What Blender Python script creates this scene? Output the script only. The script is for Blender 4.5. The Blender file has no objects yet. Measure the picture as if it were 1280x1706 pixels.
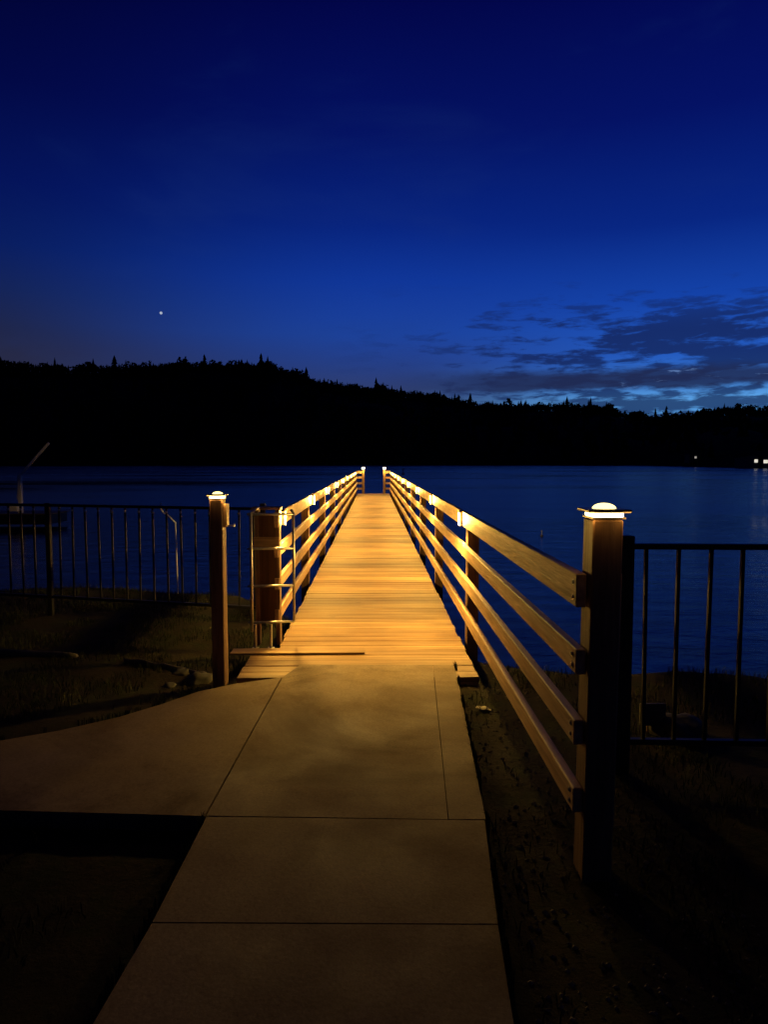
import bpy, bmesh, math, random
from mathutils import Vector, Matrix, noise
random.seed(7)
R = math.radians
S = bpy.context.scene
COL = S.collection

# ------------------------------------------------------------ camera
F, VPX, HORY, CH = 1180.0, 623.0, 770.0, 1.5
cam_d = bpy.data.cameras.new('camera'); cam = bpy.data.objects.new('camera', cam_d); COL.objects.link(cam)
cam.location = (0, 0, CH)
pitch = math.atan((853 - HORY) / F); yaw = math.atan((640 - VPX) / F)
cam.rotation_euler = (math.pi/2 - pitch, 0, -yaw)
cam_d.sensor_fit = 'VERTICAL'; cam_d.sensor_height = 24; cam_d.sensor_width = 24
cam_d.lens = 24 * F / 1706
cam_d.clip_start = 0.05; cam_d.clip_end = 9000
S.camera = cam
CM = cam.rotation_euler.to_matrix()

def ray(px, py):
    return (CM @ Vector(((px - 640) / F, -(py - 853) / F, -1))).normalized()
def ground(px, py, z=0.0):
    d = ray(px, py); t = (z - CH) / d.z
    return Vector((d.x*t, d.y*t, z))
def depth(px, py, Y):
    d = ray(px, py); t = Y / d.y
    return Vector((d.x*t, Y, CH + d.z*t))

# ------------------------------------------------------------ render set-up
S.render.engine = 'CYCLES'
S.view_settings.view_transform = 'Standard'; S.view_settings.look = 'None'
S.view_settings.exposure = 0; S.view_settings.gamma = 1

# ------------------------------------------------------------ helpers
def lin(r, g, b):
    f = lambda c: (c/255/12.92) if c/255 <= 0.04045 else ((c/255+0.055)/1.055)**2.4
    return (f(r), f(g), f(b), 1)

class MB:
    def __init__(s): s.bm = bmesh.new()
    def box(s, c, size, rot=None, bev=0.0):
        m = Matrix.Translation(c)
        if rot is not None: m = m @ rot
        r = bmesh.ops.create_cube(s.bm, size=1, matrix=m @ Matrix.Diagonal((*size, 1)))
        if bev:
            es = list({e for v in r['verts'] for e in v.link_edges})
            bmesh.ops.bevel(s.bm, geom=es, offset=bev, segments=1, affect='EDGES')
        return s
    def beam(s, a, b, w, h, bev=0.0):
        a, b = Vector(a), Vector(b); d = b - a
        q = d.to_track_quat('Y', 'Z').to_matrix().to_4x4()
        return s.box((a+b)/2, (w, d.length, h), q, bev)
    def tube(s, a, b, r, n=10, r2=None):
        a, b = Vector(a), Vector(b); d = b - a
        q = d.to_track_quat('Z', 'Y').to_matrix().to_4x4()
        bmesh.ops.create_cone(s.bm, cap_ends=True, segments=n, radius1=r, radius2=r if r2 is None else r2,
                              depth=d.length, matrix=Matrix.Translation((a+b)/2) @ q)
        return s
    def path(s, pts, r, n=10):
        for a, b in zip(pts[:-1], pts[1:]): s.tube(a, b, r, n)
        for p in pts[1:-1]: s.ball(p, r*1.01, 8)
        return s
    def ball(s, c, r, n=10, sc=(1,1,1)):
        bmesh.ops.create_uvsphere(s.bm, u_segments=n, v_segments=max(4, n//2+1), radius=r,
                                  matrix=Matrix.Translation(c) @ Matrix.Diagonal((*sc, 1)))
        return s
    def prism(s, poly, z0, z1):
        top = [s.bm.verts.new((x, y, z1)) for x, y in poly]; bot = [s.bm.verts.new((x, y, z0)) for x, y in poly]
        s.bm.faces.new(top); s.bm.faces.new(bot[::-1]); n = len(poly)
        for i in range(n): s.bm.faces.new((top[i], bot[i], bot[(i+1) % n], top[(i+1) % n]))
        return s
    def build(s, name, mat, parent=None, smooth=False):
        me = bpy.data.meshes.new(name)
        bmesh.ops.recalc_face_normals(s.bm, faces=s.bm.faces)
        s.bm.to_mesh(me); s.bm.free()
        if smooth:
            for p in me.polygons: p.use_smooth = True
        me.materials.append(mat)
        o = bpy.data.objects.new(name, me); COL.objects.link(o)
        if parent is not None:
            o.parent = parent
            o.matrix_parent_inverse = Matrix.Translation(-world_loc(parent))
        return o
def world_loc(o):
    # every parent is unrotated: its world position is the sum up the chain
    if o.parent is None: return o.location.copy()
    return o.location + o.matrix_parent_inverse.translation + world_loc(o.parent)
def tag(o, label=None, cat=None, group=None, kind=None):
    if label: o['label'] = label
    if cat: o['category'] = cat
    if group: o['group'] = group
    if kind: o['kind'] = kind
    return o
def empty(name, loc):
    o = bpy.data.objects.new(name, None); o.location = loc; o.empty_display_size = .1; COL.objects.link(o); return o
def raw(name, verts, faces, mat, parent=None, smooth=False):
    me = bpy.data.meshes.new(name); me.from_pydata(verts, [], faces); me.validate()
    if smooth:
        for p in me.polygons: p.use_smooth = True
    me.materials.append(mat)
    o = bpy.data.objects.new(name, me); COL.objects.link(o)
    if parent is not None:
        o.parent = parent; o.matrix_parent_inverse = Matrix.Translation(-world_loc(parent))
    return o

# ------------------------------------------------------------ materials
class N:
    """tiny node helper"""
    def __init__(s, name):
        s.m = bpy.data.materials.new(name); s.m.use_nodes = True; s.t = s.m.node_tree; s.b = s.t.nodes['Principled BSDF']
    def n(s, typ, **k):
        x = s.t.nodes.new(typ)
        for a, v in k.items(): setattr(x, a, v)
        return x
    def l(s, a, b): s.t.links.new(a, b)
    def coords(s, scale=(1,1,1)):
        tc = s.n('ShaderNodeTexCoord'); mp = s.n('ShaderNodeMapping'); mp.inputs['Scale'].default_value = scale
        s.l(tc.outputs['Object'], mp.inputs['Vector']); return mp.outputs['Vector']
    def noise(s, vec, scale, detail=6, rough=.6, dist=0):
        x = s.n('ShaderNodeTexNoise'); x.inputs['Scale'].default_value = scale; x.inputs['Detail'].default_value = detail
        x.inputs['Roughness'].default_value = rough; x.inputs['Distortion'].default_value = dist
        s.l(vec, x.inputs['Vector']); return x.outputs['Fac']
    def ramp(s, fac, stops):
        x = s.n('ShaderNodeValToRGB'); e = x.color_ramp.elements
        while len(e) < len(stops): e.new(.5)
        for i, (p, c) in enumerate(stops): e[i].position = p; e[i].color = c if len(c) == 4 else (*c, 1)
        s.l(fac, x.inputs['Fac']); return x.outputs['Color']
    def mul(s, a, b, fac=1.0, mode='MULTIPLY'):
        x = s.n('ShaderNodeMixRGB', blend_type=mode); x.inputs['Fac'].default_value = fac
        for k, v in (('Color1', a), ('Color2', b)):
            if isinstance(v, tuple): x.inputs[k].default_value = v
            else: s.l(v, x.inputs[k])
        return x.outputs['Color']
    def math(s, op, a, b=None):
        x = s.n('ShaderNodeMath', operation=op)
        for i, v in enumerate((a, b)):
            if v is None: continue
            if isinstance(v, (int, float)): x.inputs[i].default_value = v
            else: s.l(v, x.inputs[i])
        return x.outputs[0]
    def bump(s, h, strength, dist=.01):
        x = s.n('ShaderNodeBump'); x.inputs['Strength'].default_value = strength; x.inputs['Distance'].default_value = dist
        s.l(h, x.inputs['Height']); s.l(x.outputs['Normal'], s.b.inputs['Normal'])
    def done(s, col=None, rough=.7, metal=0.0, spec=.4):
        if col is not None:
            if isinstance(col, tuple): s.b.inputs['Base Color'].default_value = col
            else: s.l(col, s.b.inputs['Base Color'])
        if isinstance(rough, (int, float)): s.b.inputs['Roughness'].default_value = rough
        else: s.l(rough, s.b.inputs['Roughness'])
        s.b.inputs['Metallic'].default_value = metal
        s.b.inputs['Specular IOR Level'].default_value = spec
        return s.m

def wood(name, axis, c1, c2, c3, plank=None, rough=.62):
    """weathered timber; axis = direction of the grain; plank = (axis index, pitch) for board-to-board change"""
    a = N(name)
    sc = [14, 14, 14]; sc[axis] = .9
    v = a.coords(tuple(sc))
    if plank:
        tc = a.n('ShaderNodeTexCoord'); sp = a.n('ShaderNodeSeparateXYZ'); a.l(tc.outputs['Object'], sp.inputs[0])
        idx = a.math('FLOOR', a.math('DIVIDE', sp.outputs[plank[0]], plank[1]))
        wn = a.n('ShaderNodeTexWhiteNoise', noise_dimensions='1D'); a.l(idx, wn.inputs['W'])
        # each board gets its own piece of grain
        cb = a.n('ShaderNodeCombineXYZ'); a.l(a.math('MULTIPLY', wn.outputs['Value'], 57.0), cb.inputs[0]); a.l(idx, cb.inputs[2])
        ad = a.n('ShaderNodeVectorMath', operation='ADD'); a.l(v, ad.inputs[0]); a.l(cb.outputs[0], ad.inputs[1]); v = ad.outputs[0]
    g = a.noise(v, 1.0, 9, .65, .6)
    col = a.ramp(g, [(.28, c1), (.5, c2), (.72, c3)])
    fine = a.noise(v, 5.0, 4, .6)
    col = a.mul(col, a.ramp(fine, [(.3, (.62, .6, .58)), (.6, (1, 1, 1))]), .5 if plank else .8)
    big = a.noise(a.coords(), 1.3, 4, .6)
    col = a.mul(col, a.ramp(big, [(.3, (.66, .62, .58)), (.65, (1.0, 1.0, 1.0))]), .8)
    if plank:
        col = a.mul(col, a.ramp(wn.outputs['Value'], [(0, (.52, .45, .38)), (.35, (.82, .8, .76)), (1, (1.0, 1.0, 1.0))]), .8)
        bs = [.35, .35, .35]; bs[plank[0]] = 1.9
        col = a.mul(col, a.ramp(a.noise(a.coords(tuple(bs)), 1.0, 3, .6), [(.38, (.55, .45, .36)), (.5, (.86, .82, .76)), (.62, (1.2, 1.2, 1.15))]), .9)
    # knots
    vo = a.n('ShaderNodeTexVoronoi'); sk = [3.2, 3.2, 3.2]; sk[axis] = 1.5
    a.l(a.coords(tuple(sk)), vo.inputs['Vector']); vo.inputs['Scale'].default_value = 1.6
    col = a.mul(col, a.ramp(vo.outputs['Distance'], [(.03, (.35, .25, .18)), (.10, (1, 1, 1))]), .8)
    a.bump(g, .8, .008)
    return a.done(col, rough, 0, .3)

M = {}
M['deck'] = wood('deck timber', 0, (.21,.13,.062,1), (.34,.222,.11,1), (.47,.335,.185,1), (1, .145))
M['rail'] = wood('rail timber', 1, (.33,.19,.10,1), (.54,.35,.205,1), (.68,.48,.31,1), rough=.6)
M['cross'] = wood('cross rail timber', 0, (.22,.13,.07,1), (.38,.24,.135,1), (.5,.34,.21,1))
M['post'] = wood('post timber', 2, (.13,.07,.04,1), (.23,.13,.075,1), (.33,.205,.125,1))
M['panel'] = wood('brown board', 2, (.10,.05,.024,1), (.16,.08,.038,1), (.23,.125,.06,1), (0, .062))
M['log'] = wood('bleached log', 0, (.06,.05,.04,1), (.12,.105,.09,1), (.2,.18,.155,1))
def concrete():
    a = N('concrete'); v = a.coords()
    base = a.ramp(a.noise(v, 1.6, 8, .62), [(.25, (.165,.12,.078,1)), (.5, (.215,.16,.106,1)), (.78, (.275,.21,.14,1))])
    sp = a.ramp(a.noise(v, 95, 3, .7), [(.3, (.72,.7,.68)), (.6, (1.05,1.05,1.05))])
    st = a.ramp(a.noise(v, .75, 5, .7, 1.2), [(.36, (.55,.5,.44)), (.52, (1,1,1))])
    cr = a.n('ShaderNodeTexVoronoi', feature='DISTANCE_TO_EDGE'); cr.inputs['Scale'].default_value = .5
    dv = a.n('ShaderNodeVectorMath', operation='ADD'); nz = a.n('ShaderNodeTexNoise'); nz.inputs['Scale'].default_value = 3.0; nz.inputs['Detail'].default_value = 6
    a.l(v, nz.inputs['Vector']); sc = a.n('ShaderNodeVectorMath', operation='SCALE'); sc.inputs['Scale'].default_value = .35
    a.l(nz.outputs['Color'], sc.inputs[0]); a.l(v, dv.inputs[0]); a.l(sc.outputs[0], dv.inputs[1]); a.l(dv.outputs[0], cr.inputs['Vector'])
    ck = a.ramp(cr.outputs['Distance'], [(.0012, (.3,.27,.24)), (.005, (1,1,1))])
    col = a.mul(a.mul(a.mul(base, sp), st, .85), ck, .12)
    a.bump(a.noise(v, 60, 6, .7), .35, .004)
    return a.done(col, a.ramp(a.noise(v, 2.2, 4), [(.3, (.6,)*3), (.7, (.9,)*3)]), 0, .12)
M['concrete'] = concrete()
def soil():
    a = N('soil and turf'); v = a.coords()
    c = a.ramp(a.noise(v, 3.2, 9, .68), [(.3, (.014,.011,.007,1)), (.48, (.032,.025,.015,1)), (.6, (.022,.027,.01,1)), (.78, (.07,.055,.034,1))])
    a.bump(a.noise(v, 22, 8, .75), .9, .03)
    return a.done(c, .95, 0, .1)
M['soil'] = soil()
def simple(name, c, rough=.6, metal=0, nscale=20, var=.35, spec=.4, bump=.1):
    a = N(name); v = a.coords()
    n = a.noise(v, nscale, 6, .65)
    col = a.ramp(n, [(.3, tuple(x*(1-var) for x in c[:3])), (.7, tuple(min(1, x*(1+var*.5)) for x in c[:3]))])
    if bump: a.bump(n, bump, .003)
    return a.done(col, rough, metal, spec)
M['black'] = simple('black painted steel', (.010,.010,.011), .5, 0, 40, .4, .3)
M['galv'] = simple('galvanised steel', (.52,.5,.47), .42, .75, 60, .3)
M['pale'] = simple('pale painted steel', (.8,.8,.8), .45, 0, 30, .25)
M['collar'] = simple('bright steel collar', (.72,.72,.74), .28, 0.4, 30, .15)
M['bronze'] = simple('bronze lamp housing', (.10,.075,.05), .4, .6, 30, .3)
M['rock'] = simple('rock', (.09,.085,.075), .85, 0, 9, .6, .2, .6)
M['leafy'] = simple('dry leaf', (.42,.38,.3), .7, 0, 30, .3)
M['white'] = simple('white plastic', (.75,.75,.74), .5, 0, 10, .1)
M['conifer'] = simple('conifer foliage', (.022,.034,.02), .95, 0, .3, .5, .05, 0)
M['bark'] = simple('bark', (.05,.04,.03), .9, 0, 3, .4, .1, 0)
M['hill'] = simple('wooded hillside', (.02,.028,.018), 1.0, 0, .02, .5, .02, 0)
M['wall'] = simple('house wall', (.28,.25,.22), .85, 0, .6, .2, .1, 0)
M['roof'] = simple('house roof', (.07,.065,.06), .9, 0, .8, .3, .1, 0)
M['grass'] = simple('grass blades', (.024,.034,.011), .8, 0, 2.5, .6, .2, 0)
M['gravel'] = simple('gravel', (.16,.14,.115), .9, 0, 14, .6, .2, 0)
def water():
    a = N('lake water'); tc = a.n('ShaderNodeTexCoord')
    mp = a.n('ShaderNodeMapping'); mp.inputs['Scale'].default_value = (.7, 1.5, 1); a.l(tc.outputs['Object'], mp.inputs['Vector'])
    n1 = a.noise(mp.outputs['Vector'], .9, 6, .62, .3)
    mp2 = a.n('ShaderNodeMapping'); mp2.inputs['Scale'].default_value = (.02, .06, 1); a.l(tc.outputs['Object'], mp2.inputs['Vector'])
    n2 = a.noise(mp2.outputs['Vector'], 1, 4, .6, .4)
    sx = a.n('ShaderNodeSeparateXYZ'); a.l(tc.outputs['Object'], sx.inputs[0])
    mrn = a.n('ShaderNodeMapRange', interpolation_type='SMOOTHSTEP'); a.l(a.math('ADD', sx.outputs[0], a.math('MULTIPLY', n2, 30.0)), mrn.inputs['Value'])
    mrn.inputs['From Min'].default_value = -50; mrn.inputs['From Max'].default_value = 22; mrn.inputs['To Min'].default_value = .03; mrn.inputs['To Max'].default_value = 1
    a.bump(a.math('MULTIPLY', n1, mrn.outputs['Result']), .34, .2)
    a.b.inputs['IOR'].default_value = 1.33
    return a.done((.003,.006,.012,1), a.ramp(n2, [(.3, (.08,)*3), (.7, (.3,)*3)]), 0, .5)
M['water'] = water()
def glow(name, c, st):
    a = N(name); a.b.inputs['Emission Color'].default_value = (*c, 1); a.b.inputs['Emission Strength'].default_value = st
    return a.done((.8,.75,.6,1), .4)
M['lens'] = glow('warm lamp lens', (1, .66, .26), 1.1)
M['caplens'] = glow('bright lamp lens', (1, .84, .38), 5)
M['dome'] = glow('amber lamp glow', (1, .76, .24), 3.2)
M['endlens'] = glow('end lamp lens', (1, .84, .58), 9)
M['star'] = glow('star light', (.75, .85, 1), .55)
M['window'] = glow('lit window', (1, .93, .78), .8)
M['windowdim'] = glow('dim lit window', (1, .93, .8), .35)

# ------------------------------------------------------------ sky (world)
W = bpy.data.worlds.new('World'); S.world = W; W.use_nodes = True
wt = W.node_tree; wt.nodes.clear()
class WN(N):
    def __init__(s): s.t = wt
w = WN()
tc = w.n('ShaderNodeTexCoord'); sp = w.n('ShaderNodeSeparateXYZ'); w.l(tc.outputs['Generated'], sp.inputs[0])
elev = w.math('MULTIPLY', w.math('ARCSINE', sp.outputs[2]), 180/math.pi)
az = w.math('MULTIPLY', w.math('ARCTAN2', sp.outputs[0], sp.outputs[1]), 180/math.pi)
e60 = w.math('DIVIDE', elev, 60.0)
def skyr(st): return w.ramp(e60, [(e/60, lin(*c)) for e, c in st])
right = skyr([(0, (64,130,206)), (4.6, (92,164,232)), (5.9, (56,116,200)), (8, (36,90,190)), (12, (20,66,168)), (17, (8,38,130)), (24, (4,18,100)), (32, (2,7,76)), (50, (1,3,42))])
mid   = skyr([(0, (60,66,92)), (5.5, (48,62,108)), (7.5, (38,62,130)), (10, (28,66,156)), (14, (16,54,152)), (18, (8,36,126)), (24, (4,18,98)), (32, (2,6,72)), (50, (1,2,38))])
left  = skyr([(0, (44,40,54)), (7.5, (38,38,58)), (9.5, (30,36,68)), (12, (20,34,82)), (15, (9,28,92)), (19, (4,18,86)), (25, (2,8,66)), (32, (1,3,46)), (50, (1,2,26))])
def mr(v, a, b):
    x = w.n('ShaderNodeMapRange', interpolation_type='SMOOTHSTEP'); w.l(v, x.inputs['Value'])
    x.inputs['From Min'].default_value = a; x.inputs['From Max'].default_value = b; return x.outputs['Result']
def mix(f, a, b):
    x = w.n('ShaderNodeMixRGB'); w.l(f, x.inputs['Fac'])
    for k, v in (('Color1', a), ('Color2', b)):
        if isinstance(v, tuple): x.inputs[k].default_value = v
        else: w.l(v, x.inputs[k])
    return x.outputs['Color']
sky = mix(mr(az, 1, 24), mix(mr(az, -32, 2), left, mid), right)
def cvec(sx, sy, off):
    c = w.n('ShaderNodeCombineXYZ'); w.l(w.math('MULTIPLY', az, sx), c.inputs[0]); w.l(w.math('MULTIPLY', elev, sy), c.inputs[1]); c.inputs[2].default_value = off
    return c.outputs[0]
# the sky behind the camera (east, after sunset) and overhead is almost black
absaz = w.math('ABSOLUTE', az)
sky = mix(w.math('MULTIPLY', mr(absaz, 33, 75), .96), sky, lin(1, 1, 10))
sky = mix(w.math('MULTIPLY', mr(elev, 35, 50), .95), sky, lin(1, 1, 14))
# small broken clouds, elevation 6..13 degrees, thicker to the right
cl = w.math('ADD', w.math('MULTIPLY', w.noise(cvec(.36, 1.75, 3.7), 1.0, 6, .6, .25), .62), w.math('MULTIPLY', w.noise(cvec(.11, .42, 8.2), 1.0, 4, .5), .38))
band = w.math('MULTIPLY', mr(elev, 14, 9.0), mr(az, -2, 21))
cm = w.math('MULTIPLY', mr(w.math('ADD', cl, w.math('MULTIPLY', band, .12)), .53, .64), mr(elev, 15, 9.5))
sky = mix(w.math('MULTIPLY', cm, w.math('MULTIPLY', mr(az, -6, 14), .84)), sky, lin(20, 34, 84))
# the low dark bank of cloud, with a clear bright slot under it
c2 = w.noise(cvec(.27, .8, 9.1), 1.0, 7, .62, .3)
el2 = w.math('ADD', elev, w.math('MULTIPLY', w.math('SUBTRACT', c2, .5), 1.3))
bank = w.math('MULTIPLY', mr(el2, 5.3, 5.8), mr(el2, 7.4, 6.5))
sky = mix(w.math('MULTIPLY', w.math('MULTIPLY', bank, mr(az, -1, 12)), .9), sky, lin(32, 42, 80))
# bright torn edges in the bank, far right
c3 = w.noise(cvec(.45, 2.0, 1.3), 1.0, 5, .6, .6)
hi = w.math('MULTIPLY', w.math('MULTIPLY', mr(c3, .60, .70), bank), mr(az, 13, 24))
sky = mix(w.math('MULTIPLY', hi, .5), sky, lin(112, 150, 212))
# high thin cirrus, hardly there
c4 = w.noise(cvec(.05, .16, 5.5), 1.0, 5, .5, .4)
sky = mix(w.math('MULTIPLY', mr(c4, .5, .75), .16), sky, lin(30, 56, 120))
bg = w.n('ShaderNodeBackground'); w.l(sky, bg.inputs['Color']); bg.inputs['Strength'].default_value = 1.0
wo = w.n('ShaderNodeOutputWorld'); w.l(bg.outputs[0], wo.inputs['Surface'])

# ------------------------------------------------------------ ground, water, hills
WL = -1.5                                           # water level
def bank_edge(x):
    t = max(0, min(1, (x + 2.2) / 3.4)); t = t*t*(3-2*t)
    return 8.9*(1-t) + 5.45*t + .25*math.sin(x*1.3) + .12*math.sin(x*3.1)
def gz(x, y):
    e = bank_edge(x)
    n = noise.noise(Vector((x*.8, y*.8, 0)))*.05 + noise.noise(Vector((x*4, y*4, 3)))*.018
    base = -.07 + n - (.05 if y < 5 and abs(x) < .1 else 0)
    if y > e - .35:
        base -= (y - e + .35) * .55
    return max(base, WL - 1.2)
vs, fs = [], []
xs = []; x = -40
while x < 40.01:
    xs.append(x); x += .09 if -6 <= x < 5 else 1.0
ys = []; y = -12
while y < 16.01:
    ys.append(y); y += .09 if 1 <= y < 10 else .6
for yy in ys:
    for xx in xs: vs.append((xx, yy, gz(xx, yy)))
nx = len(xs)
for j in range(len(ys)-1):
    for i in range(nx-1): fs.append((j*nx+i, j*nx+i+1, (j+1)*nx+i+1, (j+1)*nx+i))
g = raw('ground', vs, fs, M['soil'], smooth=True); tag(g, kind='structure')
wmb = MB(); wmb.prism([(-3000, 5.5), (3000, 5.5), (3000, 4200), (-3000, 4200)], WL-3, WL)
tag(wmb.build('water', M['water']), kind='structure')

# ridge outline measured as (image x, image y) -> angle
RID = [(-700,640),(-350,612),(-120,606),(0,608),(60,610),(120,613),(200,612),(260,610),(330,608),(400,608),(450,606),(480,618),(520,632),(560,640),(600,645),(650,650),(700,655),
       (760,664),(800,672),(850,676),(900,674),(960,675),(1010,680),(1060,690),(1110,694),(1150,688),(1200,680),(1240,678),(1290,684),(1400,690),(1700,700),(2100,720)]
def ridge_y(px):
    for (a, ya), (b, yb) in zip(RID[:-1], RID[1:]):
        if a <= px <= b: return ya + (yb-ya)*(px-a)/(b-a)
    return RID[0][1] if px < RID[0][0] else RID[-1][1]
def shore_d(az_):
    t = max(0, min(1, (az_ - 20) / 8)); t = t*t*(3-2*t)
    return 640*(1-t) + 400*t
def hill_pt(az_, v):
    """az in degrees from the pier axis, v 0 shore .. 1 ridge .. 1.6 behind"""
    px = VPX + F*math.tan(R(az_)) if abs(az_) < 55 else (RID[0][0] if az_ < 0 else RID[-1][0])
    sd = shore_d(az_); rd = 1180 if az_ < 30 else 1150
    top = (HORY - ridge_y(px)) / F * math.cos(R(az_)) * rd + CH - 11
    if v <= 1:
        d = sd + (rd - sd)*v; z = WL - 1 + (top - WL + 1) * (v**.8)
        z += noise.noise(Vector((az_*.25, v*3, 0))) * 16 * math.sin(v*math.pi)
    else:
        d = rd + (v-1)*900; z = top - (v-1)*90
    if v == 0: d -= 8; z = WL - 2
    return Vector((d*math.sin(R(az_)), d*math.cos(R(az_)), z))
vs, fs = [], []
AZ = [-75 + i*.5 for i in range(301)]; VV = [0, .03, .1, .2, .32, .45, .6, .75, .88, 1, 1.1, 1.3, 1.7]
for v in VV:
    for a in AZ: vs.append(tuple(hill_pt(a, v)))
na = len(AZ)
for j in range(len(VV)-1):
    for i in range(na-1): fs.append((j*na+i, j*na+i+1, (j+1)*na+i+1, (j+1)*na+i))
tag(raw('hills', vs, fs, M['hill'], smooth=True), kind='structure')

def conifer_geo(vs, fs, p, h, r, n=6, tiers=3):
    for t in range(tiers):
        z0 = p.z + h*(.12 + .27*t); z1 = p.z + h*(.50 + .5*(t+1)/tiers*1.0)
        z1 = min(z1, p.z + h)
        rr = r*(1 - .28*t); b = len(vs)
        for k in range(n):
            a = 2*math.pi*k/n + random.random()*.5; q = rr*random.uniform(.75, 1.15)
            vs.append((p.x + q*math.cos(a), p.y + q*math.sin(a), z0 + random.uniform(-.04, .04)*h))
        vs.append((p.x, p.y, z1))
        for k in range(n): fs.append((b+k, b+(k+1) % n, b+n))
def blob_geo(vs, fs, p, h, r):
    # irregular broadleaf crown: a cloud of small leaf-clump facets
    for k in range(26):
        a = random.random()*2*math.pi; u = random.uniform(-1, 1); q = r*random.uniform(.5, 1.0)*math.sqrt(max(0, 1-u*u*.8))
        c = Vector((p.x + q*math.cos(a), p.y + q*math.sin(a), p.z + h*(.58 + .4*u)))
        s = r*random.uniform(.28, .5); b = len(vs)
        for j in range(4):
            d = Vector((random.gauss(0,1), random.gauss(0,1), random.gauss(0,1))).normalized()*s
            vs.append(tuple(c+d))
        fs += [(b, b+1, b+2), (b, b+2, b+3), (b, b+1, b+3), (b+1, b+2, b+3)]
vs, fs = [], []
for i in range(5200):
    a = random.uniform(-46, 44); v = random.choice([random.uniform(.97, 1.03), random.uniform(.02, 1), random.uniform(.9, 1.0)])
    p = hill_pt(a, v)
    if v <= .05 and p.z < WL + 1: p.z = WL + .5
    h = random.uniform(7, 15) * (1.0 if random.random() < .9 else 1.35) * (.8 + .45*noise.noise(Vector((a*.9, 5, 0))) + .2)
    if random.random() < .45: conifer_geo(vs, fs, p, h*1.05, h*.2)
    else: blob_geo(vs, fs, p, h*.86, h*.40)
tag(raw('woodland', vs, fs, M['conifer']), kind='stuff')

def conifer(px, top_y, label, v=1.0, w_=.25):
    az_ = math.degrees(math.atan((px - VPX)/F)); p = hill_pt(az_, v)
    d = math.hypot(p.x, p.y)*math.cos(R(az_)); zt = CH + (HORY - top_y)/F*d
    h = max(16, zt - p.z + 2)
    t = empty('conifer_tree', p); tag(t, label, 'tree', 'tall trees standing out on the ridge')
    m = MB(); m.tube(p - Vector((0,0,2)), p + Vector((0,0,h*.9)), .45, 7, .1); m.build('trunk', M['bark'], t)
    v_, f_ = [], []
    for k in range(5):
        z0 = h*(.16 + .16*k); rr = h*w_*(1-.17*k); b = len(v_); n = 9
        for j in range(n):
            a = 2*math.pi*j/n + random.random()*.4; q = rr*random.uniform(.6, 1.2)
            v_.append((p.x+q*math.cos(a), p.y+q*math.sin(a), p.z+z0+random.uniform(-.03,.03)*h))
        v_.append((p.x, p.y, p.z + min(h, z0 + h*.34)))
        for j in range(n): f_.append((b+j, b+(j+1) % n, b+n))
    raw('crown', v_, f_, M['conifer'], t)
conifer(198, 597, 'pointed tree on the high left ridge, straight below the single star')
conifer(345, 595, 'thin spiked tree on the flat top of the left ridge')
conifer(438, 593, 'bushy topped tree at the right shoulder of the high left ridge', w_=.26)
conifer(512, 615, 'tree on the slope just where the left ridge starts to drop')
conifer(627, 632, 'slim tree on the ridge straight above the far end of the pier', w_=.19)
conifer(783, 657, 'lone tall tree sticking up from the low middle of the ridge')
conifer(944, 662, 'small spiked tree on the ridge below the left end of the cloud bank', w_=.19)
conifer(983, 664, 'tall thin tree standing out left of the bright slot of sky', w_=.19)
conifer(1092, 682, 'narrow tree against the bright slot of sky, in its middle', w_=.19)
conifer(1110, 678, 'wider pointed tree against the right half of the bright slot of sky')

# star
st = MB(); st.ball(ray(268, 521)*4500, 8.0, 10); o = st.build('star', M['star'], smooth=True)
tag(o, 'single bright star low in the left of the dusk sky', 'star')

# ------------------------------------------------------------ far shore houses
def house(px, py, d, label, wide=9, wins=((0,0,1.0,1.0),), dim=False):
    """px,py = lit window; d = distance along the pier axis"""
    c = depth(px, py, d)
    t = empty('lakeside_house', (c.x, c.y, c.z - 2)); tag(t, label, 'house', 'houses on the far shore')
    b = MB(); b.box((c.x, c.y+4.2, c.z-.6), (wide, 8, 6.2)); b.build('wall', M['wall'], t)
    r = MB(); z = c.z + 2.5; yy0, yy1 = c.y - .2, c.y + 8.6; hw = wide/2 + .5
    v = [r.bm.verts.new(q) for q in ((c.x-hw, yy0, z), (c.x+hw, yy0, z), (c.x+hw, yy1, z), (c.x-hw, yy1, z), (c.x-hw, (yy0+yy1)/2, z+2.6), (c.x+hw, (yy0+yy1)/2, z+2.6))]
    for f in ((0,1,5,4), (2,3,4,5), (0,4,3), (1,2,5), (0,3,2,1)): r.bm.faces.new([v[k] for k in f])
    r.build('roof', M['roof'], t)
    for (ox, oz, sx, sz) in wins:
        m = MB(); m.box((c.x+ox, c.y+.15, c.z+oz), (sx, .12, sz)); m.build('window', M['windowdim' if dim else 'window'], t)
house(1160, 762, 470, 'house with one small light, alone on the dark hillside', 8, ((0,0,1.3,1.3),), True)
house(1249, 770, 350, 'dim house at the left end of the group of shore lights', 6, ((0,0,1.1,1.1),), True)
house(1261, 768, 342, 'house with the round bright light in the middle of the shore lights', 7, ((0,0,1.6,1.5),))
house(1277, 769, 342, 'house with the brightest light, at the right edge of the photo', 7, ((0,0,2.0,1.6), (3.2,.2,1.2,1.2)))

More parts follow.
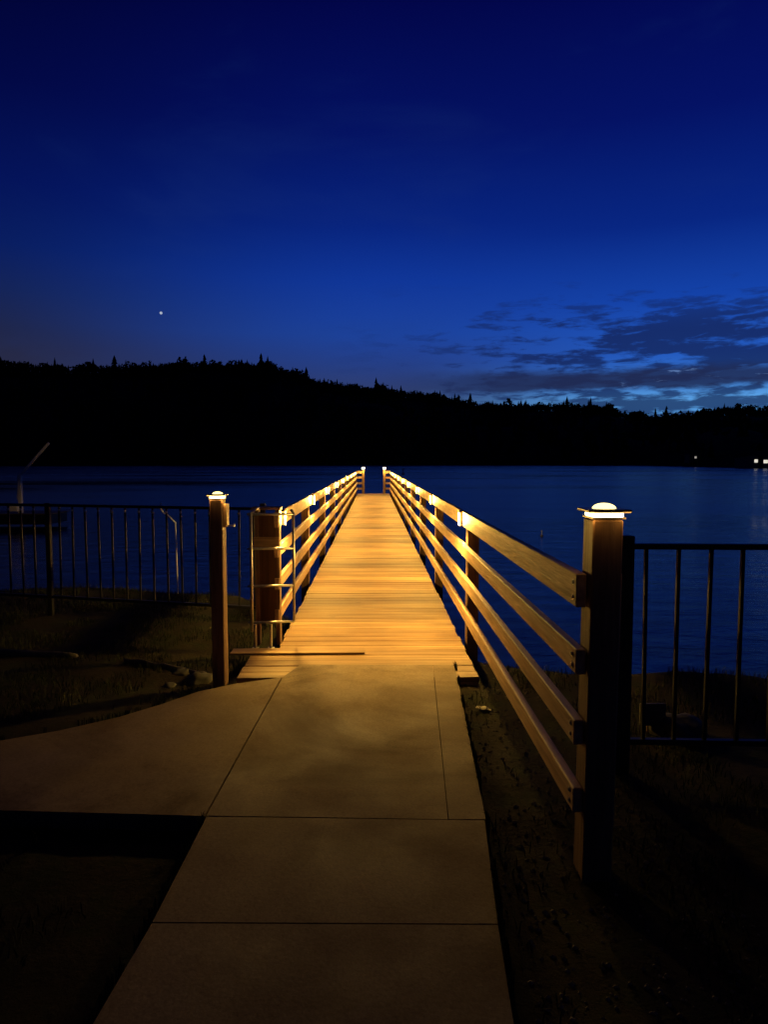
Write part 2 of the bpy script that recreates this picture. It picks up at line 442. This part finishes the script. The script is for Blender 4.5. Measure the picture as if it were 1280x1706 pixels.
# ------------------------------------------------------------ concrete paths
def gp(px, py, z=.006): p = ground(px, py, z); return (p.x, p.y)
def slab(name, poly, z1=.006, kind='structure', t=.12):
    m = MB(); m.prism(poly, z1 - t, z1)
    o = m.build(name, M['concrete']); tag(o, kind=kind); return o
J = .004
A = gp(500,1107); B = gp(757,1107); Cc = gp(766,1145); D = gp(810,1366); E = gp(342,1360); Fq = gp(470,1128)
jt, jb = gp(722,1107), gp(748,1366)
def shrink(poly, d):
    # pull corners in a little so that a real joint stays open between the slabs
    cx = sum(p[0] for p in poly)/len(poly); cy = sum(p[1] for p in poly)/len(poly); out = []
    for (x, y) in poly:
        v = Vector((cx-x, cy-y)); v.normalize(); out.append((x+v.x*d, y+v.y*d))
    return out
slab('path', shrink([A, jt, jb, E, Fq], .007))
slab('path', shrink([jt, B, Cc, D, jb], .007))
slab('path', shrink([Fq, E, gp(0,1351), gp(-700,1345), gp(-900,1262), gp(-300,1252), gp(0,1234), gp(100,1217), gp(200,1194), gp(270,1173), gp(330,1152), gp(392,1139)], .007))
G1, G2 = gp(250,1537), gp(833,1540)
slab('path', shrink([E, D, G2, G1], .007))
G3, G4 = gp(95,1800), gp(876,1800)
slab('path', shrink([G1, G2, G4, G3], .007))
slab('path', shrink([G3, G4, (G4[0]-.1, -1.5), (G3[0]-.3, -1.5)], .007))

# ------------------------------------------------------------ pier deck
Y0, Y1 = 4.86, 34.0
XL, XR = -.775, .735
pier = empty('pier', (0, (Y0+Y1)/2, 0)); tag(pier, 'long narrow wooden pier of golden lamp-lit planks running out over the lake', 'pier')
dk = MB(); y = Y0; k = 0
while y < Y1:
    jx = random.uniform(-.008, .008); jz = random.uniform(-.0025, .0015)
    xl = -.965 if y < 5.55 else XL
    dk.box(((xl+XR)/2+jx, y+.0685, -.019+jz), (XR-xl, .137, .038), Matrix.Rotation(random.uniform(-.0012,.0012), 4, 'Z'), .004)
    y += .145; k += 1
dk.build('planks', M['deck'], pier)
stg = MB()
for sx in (XL+.06, 0, XR-.06): stg.box((sx, (Y0+.05+Y1)/2, -.16), (.06, Y1-Y0-.1, .24))
stg.box(((XR-.965)/2, Y0+.025, -.13), (XR+.955, .05, .18))
stg.build('joists', M['rail'], pier)
for yy in [9 + 5*i for i in range(6)]:
    for sx in (XL-.02, XR+.02):
        m = MB(); m.tube((sx, yy, WL-2.2), (sx, yy, -.28), .13, 14); m.build('piling', M['post'], pier, True)
    m = MB(); m.box(((XL+XR)/2, yy, -.34), (1.7, .2, .12)); m.build('cross_beam', M['rail'], pier)

# a loose board lying across the start of the deck
p = ground(520, 1090, .02)
m = MB(); m.box(((p.x-.12), 5.52, .009), (1.05, .15, .015), Matrix.Rotation(.012, 4, 'Z'), .004)
o = m.build('threshold_board', M['deck']); tag(o, 'flat loose board lying across the left start of the pier deck', 'board')

# ------------------------------------------------------------ railings
RAILS = [(.965, 1.09), (.715, .81), (.45, .545), (.19, .285)]
POSTS = [5.95, 9.0, 12.0, 15.0, 18.0, 21.0, 24.0, 27.0, 30.0, 33.9]
LP = 110.0
def bulb(parent, loc, power, rot, size=.045, angle=165, blend=.7, color=(1,.58,.105), kind='SPOT'):
    L = bpy.data.lights.new('bulb', kind); L.energy = power; L.color = color; L.shadow_soft_size = size
    if kind == 'SPOT': L.spot_size = R(angle); L.spot_blend = blend
    o = bpy.data.objects.new('bulb', L); COL.objects.link(o); o.rotation_euler = rot
    o.parent = parent; o.matrix_parent_inverse = Matrix.Translation(-world_loc(parent)); o.location = loc
def railing(side, xin, y_start, label):
    t = empty('railing', (xin, y_start, 0)); tag(t, label, 'railing')
    th = .038; xo = xin + side*th
    for ri, (z0, z1) in enumerate(RAILS):
        m = MB(); pts = [y_start] + [p for p in POSTS if p > y_start + .5]
        for a, b in zip(pts[:-1], pts[1:]):
            dz = random.uniform(-.005, .005); dz2 = random.uniform(-.005, .005); e = .003
            m.beam(((xin+xo)/2 + random.uniform(-.002,.002), a+e, (z0+z1)/2+dz), ((xin+xo)/2, b-e, (z0+z1)/2+dz2), th, z1-z0, .004)
        m.build('rail', M['rail'], t)
    return t, xo
right_r, xo = railing(1, .745, 2.56, 'wooden four-board railing on the right, starting at the big near post')
left_r, xol = railing(-1, -.785, 5.80, 'wooden four-board railing on the left, starting behind the metal frame')
for (t, side, xin) in ((right_r, 1, .745), (left_r, -1, -.785)):
    xo_ = xin + side*.038
    for i, py in enumerate(POSTS):
        if side < 0 and i == 0: continue
        m = MB(); m.box((xo_+side*.052, py, .36), (.10, .10, 1.30 + random.uniform(-.01,.01)), Matrix.Rotation(random.uniform(-.006,.006), 4, 'Y'), .006)
        m.build('post', M['post'], t)
    for i, py in enumerate(POSTS[:-1]):
        # small lamp screwed to the face of the top board
        zc = 1.03; x = xin - side*.017
        yy = py + (.12 if side < 0 and i == 0 else 0)
        m = MB(); m.box((x, yy, zc+.058), (.034, .084, .016), None, .003); m.box((x+side*.011, yy, zc-.008), (.010, .084, .118), None, .002)
        fx = m.build('light_fixture', M['bronze'], t)
        m = MB(); m.box((x-side*.003, yy, zc-.010), (.016, .074, .112), None, .004); m.build('lens', M['lens'], fx)
        bulb(fx, (xin - side*.05, yy, zc-.01), LP, (R(5), R(28)*side, 0))
        bulb(fx, (xin - side*.06, yy, zc+.01), 54, (0, 0, 0), size=.05, kind='POINT')
    # return at the far end: cross boards to the inner gate post
    ipx = .565*side - .0
    for (z0, z1) in RAILS:
        m = MB(); m.box(((xin+ipx)/2, 33.95, (z0+z1)/2), (abs(xin-ipx)-.002, .038, z1-z0), None, .003); m.build('cross_rail', M['cross'], t)
    m = MB(); m.box((ipx-side*.06, 33.95, .45), (.12, .12, 1.45), None, .006); m.build('gate_post', M['post'], t)
    m = MB(); m.box((ipx-side*.06, 33.95, 1.262), (.17, .17, .022), None, .004); fx = m.build('cap_light', M['bronze'], t)
    m = MB(); m.box((ipx-side*.06, 33.95, 1.213), (.135, .135, .074), None, .004); m.build('lens', M['endlens'], fx)
    bulb(fx, (ipx-side*.06, 33.80, 1.2), 70, (R(-20), 0, 0))

# near right post with its cap light (part of the right railing)
def cap_light(parent, x, y, z, w_, power, shade=.032, face=None):
    m = MB(); m.box((x, y, z+.030), (w_*1.42, w_*1.42, .012), None, .004)
    m.box((x, y, z+.003), (w_*1.10, w_*1.10, .006))
    fx = m.build('cap_light', M['bronze'], parent)
    m = MB(); m.box((x, y, z+.015), (w_*1.0, w_*1.0, .018), None, .003); m.build('lens', M['caplens'], fx)
    m = MB(); m.ball((x, y, z+.034), w_*.40, 18, (1, 1, .5)); m.build('glow_dome', M['dome'], fx, True)  # added emissive dome, stands in for the amber glow above the lamp
    L = bpy.data.lights.new('bulb', 'POINT'); L.energy = power; L.color = (1,.55,.12); L.shadow_soft_size = .02
    for sx in (-1, 1):
        o = bpy.data.objects.new('bulb', L); COL.objects.link(o); o.parent = fx
        o.matrix_parent_inverse = Matrix.Translation(-world_loc(fx)); o.location = (x + sx*w_*.62, y - w_*.62, z + .012)
    return fx
lean = Matrix.Rotation(R(.6), 4, 'Y')
for z0, z1 in RAILS:
    for k in (.28, .72):
        m = MB(); zz = z0 + (z1-z0)*k; m.tube((.747, 2.605, zz), (.7385, 2.605, zz), .0065, 6); m.tube((.746, 2.605, zz), (.7425, 2.605, zz), .011, 12); m.build('bolt', M['galv'], right_r)
m = MB(); m.box((.842, 2.60+.0, .556), (.110, .125, 1.472), lean, .006); m.build('post', M['post'], right_r)
m = MB(); m.box((.922, 2.66, .58), (.03, .03, 1.0), lean, .003); m.build('batten', M['rail'], right_r)
fx = cap_light(right_r, .852, 2.60, 1.294, .110, .3)

# left end panel
ep = [(-.775, 5.86), (-.965, 5.86)]
for i, (x, yy) in enumerate(ep):
    m = MB(); m.box((x-.02 if i == 0 else x, yy, .545), (.035, .09, 1.13), None, .004); m.build('post', M['cross' if False else 'post'], left_r)
m = MB(); m.box((-.88, 5.845, .615), (.152, .05, .90), None, .004); m.build('end_panel', M['panel'], left_r)
m = MB(); m.box((-.885, 5.86, 1.122), (.24, .13, .022), None, .004); m.build('panel_cap', M['cross'], left_r)
m = MB(); m.box((-.885, 5.815, .835), (.21, .012, .10), None, .002); m.build('cross_rail', M['cross'], left_r)

# metal frame in front of it
fr = empty('boarding_ladder', (-.8, 5.62, .2)); tag(fr, 'ladder-like pale metal tube frame standing in front of the brown end panel', 'ladder')
fy = 5.66; xa, xb = -.975, -.648; zt, zb = 1.12, .20
m = MB(); m.tube((xa, fy-.06, zb-.05), (xa, fy-.06, zt-.03), .0125); m.ball((xa, fy-.06, zt-.03), .0125); m.path([(xa, fy-.06, zt-.03), (xa+.02, fy-.02, zt), (xa+.05, fy+.03, zt+.012)], .0125); m.build('upright', M['galv'], fr, True)
m = MB(); m.tube((xb, fy+.02, zb+.02), (xb, fy+.02, zt-.02), .0115); m.path([(xb, fy+.02, zt-.02), (xb-.02, fy+.03, zt)], .0115); m.build('upright', M['galv'], fr, True)
for z in (zt-.03, .815, .515, zb+.02):
    m = MB(); m.tube((xa-.03, fy-.065, z), (xb, fy+.02, z-.008), .0105); m.build('crossbar', M['galv'], fr, True)
for x in (-.955, -.83):
    m = MB(); m.tube((x, fy-.03, 0), (x, fy-.03, zb), .012); m.box((x, fy-.03, .006), (.05, .05, .008)); m.build('foot', M['galv'], fr)

# ------------------------------------------------------------ left lamp post
b = ground(366, 1140, -.1); lx, ly = -1.075, 4.88
lp = empty('lamp_post', (lx, ly, -.1)); tag(lp, 'slim wooden lamp post with bright cap light beside the bend of the concrete path', 'lamp post')
m = MB(); m.box((lx, ly, .535), (.086, .125, 1.42), None, .006); m.build('post', M['post'], lp)
fx = cap_light(lp, lx, ly, 1.247, .09, .85)
m = MB(); m.box((lx+.055, ly+.01, 1.135), (.022, .09, .16), None, .003); m.build('bracket', M['rail'], lp)
m = MB(); m.box((lx+.088, ly+.01, 1.063), (.045, .02, .01)); m.tube((lx+.108, ly+.01, 1.055), (lx+.108, ly+.01, 1.075), .006); m.build('latch', M['galv'], lp)

# ------------------------------------------------------------ black fences
def fence(a, b, H, label, sp=.155, cuts=(), collars=True, end_w=.07, zb=-.12):
    a, b = Vector((*a, 0)), Vector((*b, 0)); d = (b-a); L = d.length; u = d/L
    t = empty('metal_fence', (a.x, a.y, zb)); tag(t, label, 'fence', 'black metal fences beside the pier')
    m = MB(); m.beam(a+Vector((0,0,H-.014)), b+Vector((0,0,H-.014)), .045, .028, .004); m.build('top_rail', M['black'], t)
    m = MB(); m.beam(a+Vector((0,0,.10)), b+Vector((0,0,.10)), .035, .028, .003); m.build('bottom_rail', M['black'], t)
    m = MB(); m.box((a.x, a.y, (H+zb)/2+.01), (end_w, end_w, H-zb+.06), None, .005); m.build('post', M['black'], t)
    s = 2.4
    while s < L:
        p = a + u*s; m = MB(); m.box((p.x, p.y, (H+zb)/2), (.05, .05, H-zb+.02), None, .004); m.build('post', M['black'], t); s += 2.4
    s = end_w/2 + .07; k = 0
    while s < L:
        p = a + u*s
        m = MB(); m.box((p.x, p.y, (H-.03+.115)/2), (.017, .017, H-.03-.115), Matrix.Rotation(random.uniform(-.01,.01), 4, 'Y')); br = m.build('bar', M['black'], t)
        if collars:
            m = MB(); m.ball((p.x, p.y-.008, H-.062), .016 + random.uniform(-.004,.002), 10); m.build('collar', M['collar'], br, True)
        s += sp; k += 1
    return t
fence((1.245, 3.46), (7.2, 3.15), 1.10, 'black barred metal fence on the right, butting against the near lamp post', collars=False)
fence((-1.06, 6.75), (-8.6, 8.75), 1.07, 'black barred metal fence on the left behind the slim lamp post', end_w=.05)

# ------------------------------------------------------------ boat hoist and its dock, left
D0 = 33.0
hp = depth(45, 852, D0)
fd = empty('floating_dock', (hp.x-4, D0, WL)); tag(fd, 'low dark floating dock on the water behind the left fence', 'dock')
m = MB(); yy = D0-1
while yy < D0+1.1: m.box((hp.x-5, yy, hp.z-.05), (13, .135, .04), None, .004); yy += .145
m.build('planks', M['log'], fd)
m = MB(); m.box((hp.x-5, D0, hp.z-.3), (12.8, 2.0, .45)); m.build('float', M['black'], fd)
h = empty('boat_hoist', hp); tag(h, 'pale post with a long slanting arm standing beyond the left fence', 'hoist')
m = MB(); m.box((hp.x, D0-.6, hp.z+.85), (.16, .16, 1.75), None, .01); m.build('upright', M['pale'], h)
e = depth(81, 738, D0-.6); m = MB(); m.beam((hp.x+.04, D0-.6, hp.z+1.7), e, .08, .10, .01); m.build('arm', M['pale'], h)
e2 = depth(28, 832, D0-.6); m = MB(); m.beam((hp.x-.08, D0-.6, hp.z+1.3), e2, .04, .04); m.build('brace', M['pale'], h)
q = depth(24, 850, D0-.8)
m = MB(); m.box(q+Vector((0,0,.1)), (.36, .3, .30), None, .02); m.box(q+Vector((0,0,.27)), (.42, .36, .04), None, .01)
o = m.build('dock_box', M['pale']); tag(o, 'small pale box on the dock just left of the slanting-arm post', 'box')
# curved pipe
pts = [depth(268, y_, 9.6) for y_ in (900, 852)] + [depth(269, 845, 9.6)]
base = depth(268, 846, 9.6)
m = MB(); arc = [Vector((base.x, 9.6, -.9)), Vector((base.x, 9.6, .86))] if False else None
cp = [depth(px, py, 9.3) for px, py in ((267, 838), (267, 844), (269, 850), (273, 855), (279, 858))]
cp2 = [Vector((p_.x, p_.y, p_.z)) for p_ in cp] + [Vector((cp[-1].x+.10, 9.3, cp[-1].z-.10)), Vector((cp[-1].x+.12, 9.3, -.6))]
m.path(cp2, .009); o = m.build('curved_pipe', M['pale'], smooth=True)
tag(o, 'thin pale curved pipe rising behind the left fence near the lamp post', 'pipe')

# buoys on the lake
def buoy(px, py, d, hgt, r, label, pole=True):
    c = depth(px, py, d); t = empty('buoy', (c.x, d, WL)); tag(t, label, 'buoy')
    m = MB(); m.ball((c.x, d, WL+r*.3), r, 14, (1, 1, .8)); m.build('float', M['white'], t, True)
    m = MB(); m.tube((c.x, d, WL), (c.x, d, WL+hgt), r*.28, 10); m.ball((c.x, d, WL+hgt), r*.4, 10); m.build('marker_pole' if pole else 'ring', M['white'], t, True)
buoy(672, 788, 170, 1.35, .42, 'tiny white marker buoy far out, just right of the pier end')
buoy(903, 893, 28.5, .22, .07, 'small white float on the water left of the near right lamp')

# ------------------------------------------------------------ bits on the ground
def rock(px, py, r, label, sc=(1,1,.6), z=-.1):
    c = ground(px, py, z); m = MB()
    bmesh.ops.create_icosphere(m.bm, subdivisions=3, radius=r, matrix=Matrix.Translation((0,0,0)))
    sd = random.random()*50
    for v in m.bm.verts:
        n_ = v.co.normalized(); f = 1 + .38*noise.noise(n_*1.3 + Vector((sd,0,0))) + .14*noise.noise(n_*4 + Vector((sd,0,0)))
        v.co = Vector((n_.x*r*f*sc[0]+c.x, n_.y*r*f*sc[1]+c.y, n_.z*r*f*sc[2]+c.z+r*sc[2]*.35))
    o = m.build('rock', M['rock'], smooth=True); tag(o, label, 'rock', 'rocks by the left lamp post')
rock(330, 1140, .10, 'larger grey rock at the edge of the path left of the slim lamp post')
rock(304, 1128, .075, 'round grey rock behind the largest one beside the slim lamp post')
rock(352, 1133, .055, 'small rock against the foot of the slim lamp post')
rock(283, 1147, .05, 'smallest rock, at the grass edge left of the others')
rock(1130, 1230, .16, 'dim grey boulder on the grass beyond the right fence')
def log(a, b_, r0, r1, label):
    vs, fs = [], []; nseg, nr = 28, 14; sd = random.random()*40
    for i in range(nseg+1):
        u = i/nseg; c = a.lerp(b_, u); c.y += .035*math.sin(u*4+sd) + .02*noise.noise(Vector((u*6, sd, 0))); c.z += .012*noise.noise(Vector((u*5, 0, sd)))
        r_ = r0 + (r1-r0)*u; r_ *= 1 + .12*noise.noise(Vector((u*9, sd, 4)))
        if i in (0, nseg): r_ *= .8
        for k in range(nr):
            t = 2*math.pi*k/nr; f = 1 + .1*math.sin(3*t+sd+u*3)
            vs.append((c.x, c.y + r_*f*math.cos(t), c.z + r_*f*math.sin(t)))
    for i in range(nseg):
        for k in range(nr): fs.append((i*nr+k, i*nr+(k+1) % nr, (i+1)*nr+(k+1) % nr, (i+1)*nr+k))
    fs += [tuple(range(nr))[::-1], tuple(nseg*nr+k for k in range(nr))]
    o = raw('driftwood_log', vs, fs, M['log'], smooth=True); tag(o, label, 'log', 'logs on the left bank')
log(ground(205, 1104, -.06), ground(345, 1120, -.06), .030, .018, 'thin bleached driftwood log lying left of the slim lamp post')
log(ground(-160, 1086, -.06), ground(128, 1096, -.06), .055, .035, 'thicker driftwood log at the left edge of the photo')
# curled pale leaf / wrapper beside path
c = ground(806, 1187, -.075); vs, fs = [], []
for i in range(9):
    for j in range(5):
        u = i/8*2-1; v = (j/4*2-1)*(1-u*u)**.5
        vs.append((c.x + u*.05, c.y + v*.032 - u*.018, c.z + .012 + .018*v*v + .010*u*u + .004*math.sin(u*6)))
for i in range(8):
    for j in range(4): fs.append((i*5+j, i*5+j+1, i*5+j+6, i*5+j+5))
o = raw('dry_leaf', vs, fs, M['leafy'], smooth=True); s_ = o.modifiers.new('s', 'SOLIDIFY'); s_.thickness = .0015
tag(o, 'pale curled dry leaf on the soil just past the pier deck corner', 'leaf')
# board behind the right fence
c = depth(1088, 1190, 4.0)
t = empty('small_sign_board', (c.x, 4.0, -.1)); tag(t, 'dim blank wooden board low behind the right fence bars', 'board')
m = MB(); m.box((c.x, 4.0, c.z), (.15, .02, .13), None, .003); m.build('panel', M['log'], t)
m = MB(); m.box((c.x, 4.025, c.z/2-.1), (.04, .025, c.z+.25), None, .002); m.build('stake', M['post'], t)

# grass, gravel
def inside_path(x, y):
    xr = (.20 if y < 1 else .38 + (y-1.9)*.058); 
    if y < 5.0:
        if y > 2.95:
            # branch to the left exists
            if x < xr+.05 and x > -.9 and y < 5.1: return True
            if x <= -.0 and 2.9 < y < 3.95 + max(0, (x+2.6))*.45: return True
        if -1.2 + (y-1.9)*.45 < x < xr+.06: return True
    elif y < 6.6 and -1.0 < x < .78: return True
    return False
vs, fs = [], []
n = 0
while n < 26000:
    x = random.uniform(-4.5, 4.2); y = random.uniform(1.3, 9)
    if x > .35 and x < 1.0 and random.random() < .75: continue
    if inside_path(x, y) or y > bank_edge(x)+.6: continue
    if noise.noise(Vector((x*1.7, y*1.7, 9))) < -.12: continue
    z = gz(x, y); h_ = random.uniform(.02, .065); a = random.random()*6.28; wv = .0028; lx_, ly_ = random.gauss(0, .018), random.gauss(0, .018)
    b = len(vs); dx, dy = math.cos(a)*wv, math.sin(a)*wv
    vs += [(x-dx, y-dy, z-.01), (x+dx, y+dy, z-.01), (x+dx*.7+lx_*.4, y+dy*.7+ly_*.4, z+h_*.6), (x-dx*.7+lx_*.4, y-dy*.7+ly_*.4, z+h_*.6), (x+lx_, y+ly_, z+h_)]
    fs += [(b, b+1, b+2, b+3), (b+3, b+2, b+4)]; n += 1
edges = [(D, B), (D, G2), (G2, G4), (E, G1), (G1, G3), (gp(0,1234), gp(200,1194)), (gp(200,1194), gp(330,1152))]
for (pa, pb) in edges:
    L_ = math.hypot(pb[0]-pa[0], pb[1]-pa[1])
    for k in range(int(L_*420)):
        u = random.random()
        if noise.noise(Vector((u*L_*5, pa[0]*7, 2))) < -.05: continue
        x = pa[0] + (pb[0]-pa[0])*u; y = pa[1] + (pb[1]-pa[1])*u; nx_, ny_ = (pb[1]-pa[1])/L_, -(pb[0]-pa[0])/L_
        cxx, cyy = .1 - x, 3.2 - y; sgn = -1 if nx_*cxx + ny_*cyy > 0 else 1
        x += nx_*sgn*.012; y += ny_*sgn*.012
        h_ = random.uniform(.015, .05); lx_ = -nx_*sgn*random.uniform(-.01, .035); ly_ = -ny_*sgn*random.uniform(-.01, .035); a = random.random()*6.28
        b = len(vs); dx, dy = math.cos(a)*.0022, math.sin(a)*.0022; z = -.07
        vs += [(x-dx, y-dy, z-.02), (x+dx, y+dy, z-.02), (x+dx*.7+lx_*.4, y+dy*.7+ly_*.4, .006+h_*.5), (x-dx*.7+lx_*.4, y-dy*.7+ly_*.4, .006+h_*.5), (x+lx_, y+ly_, .004+h_*.8)]
        fs += [(b, b+1, b+2, b+3), (b+3, b+2, b+4)]
tag(raw('grass', vs, fs, M['grass']), kind='stuff')
vs, fs = [], []
for i in range(1500):
    x = random.uniform(.3, 1.3); y = random.uniform(1.8, 6.2)
    if inside_path(x, y): continue
    z = gz(x, y); r = random.uniform(.003, .013); b = len(vs)
    for d in ((1,0,0), (0,1,0), (-1,0,0), (0,-1,0), (0,0,.7), (0,0,-.7)):
        f = random.uniform(.7, 1.2); vs.append((x+d[0]*r*f, y+d[1]*r*f, z+.002+d[2]*r*f))
    for q in ((0,1,4), (1,2,4), (2,3,4), (3,0,4), (1,0,5), (2,1,5), (3,2,5), (0,3,5)): fs.append(tuple(b+k for k in q))
tag(raw('gravel', vs, fs, M['gravel']), kind='stuff')
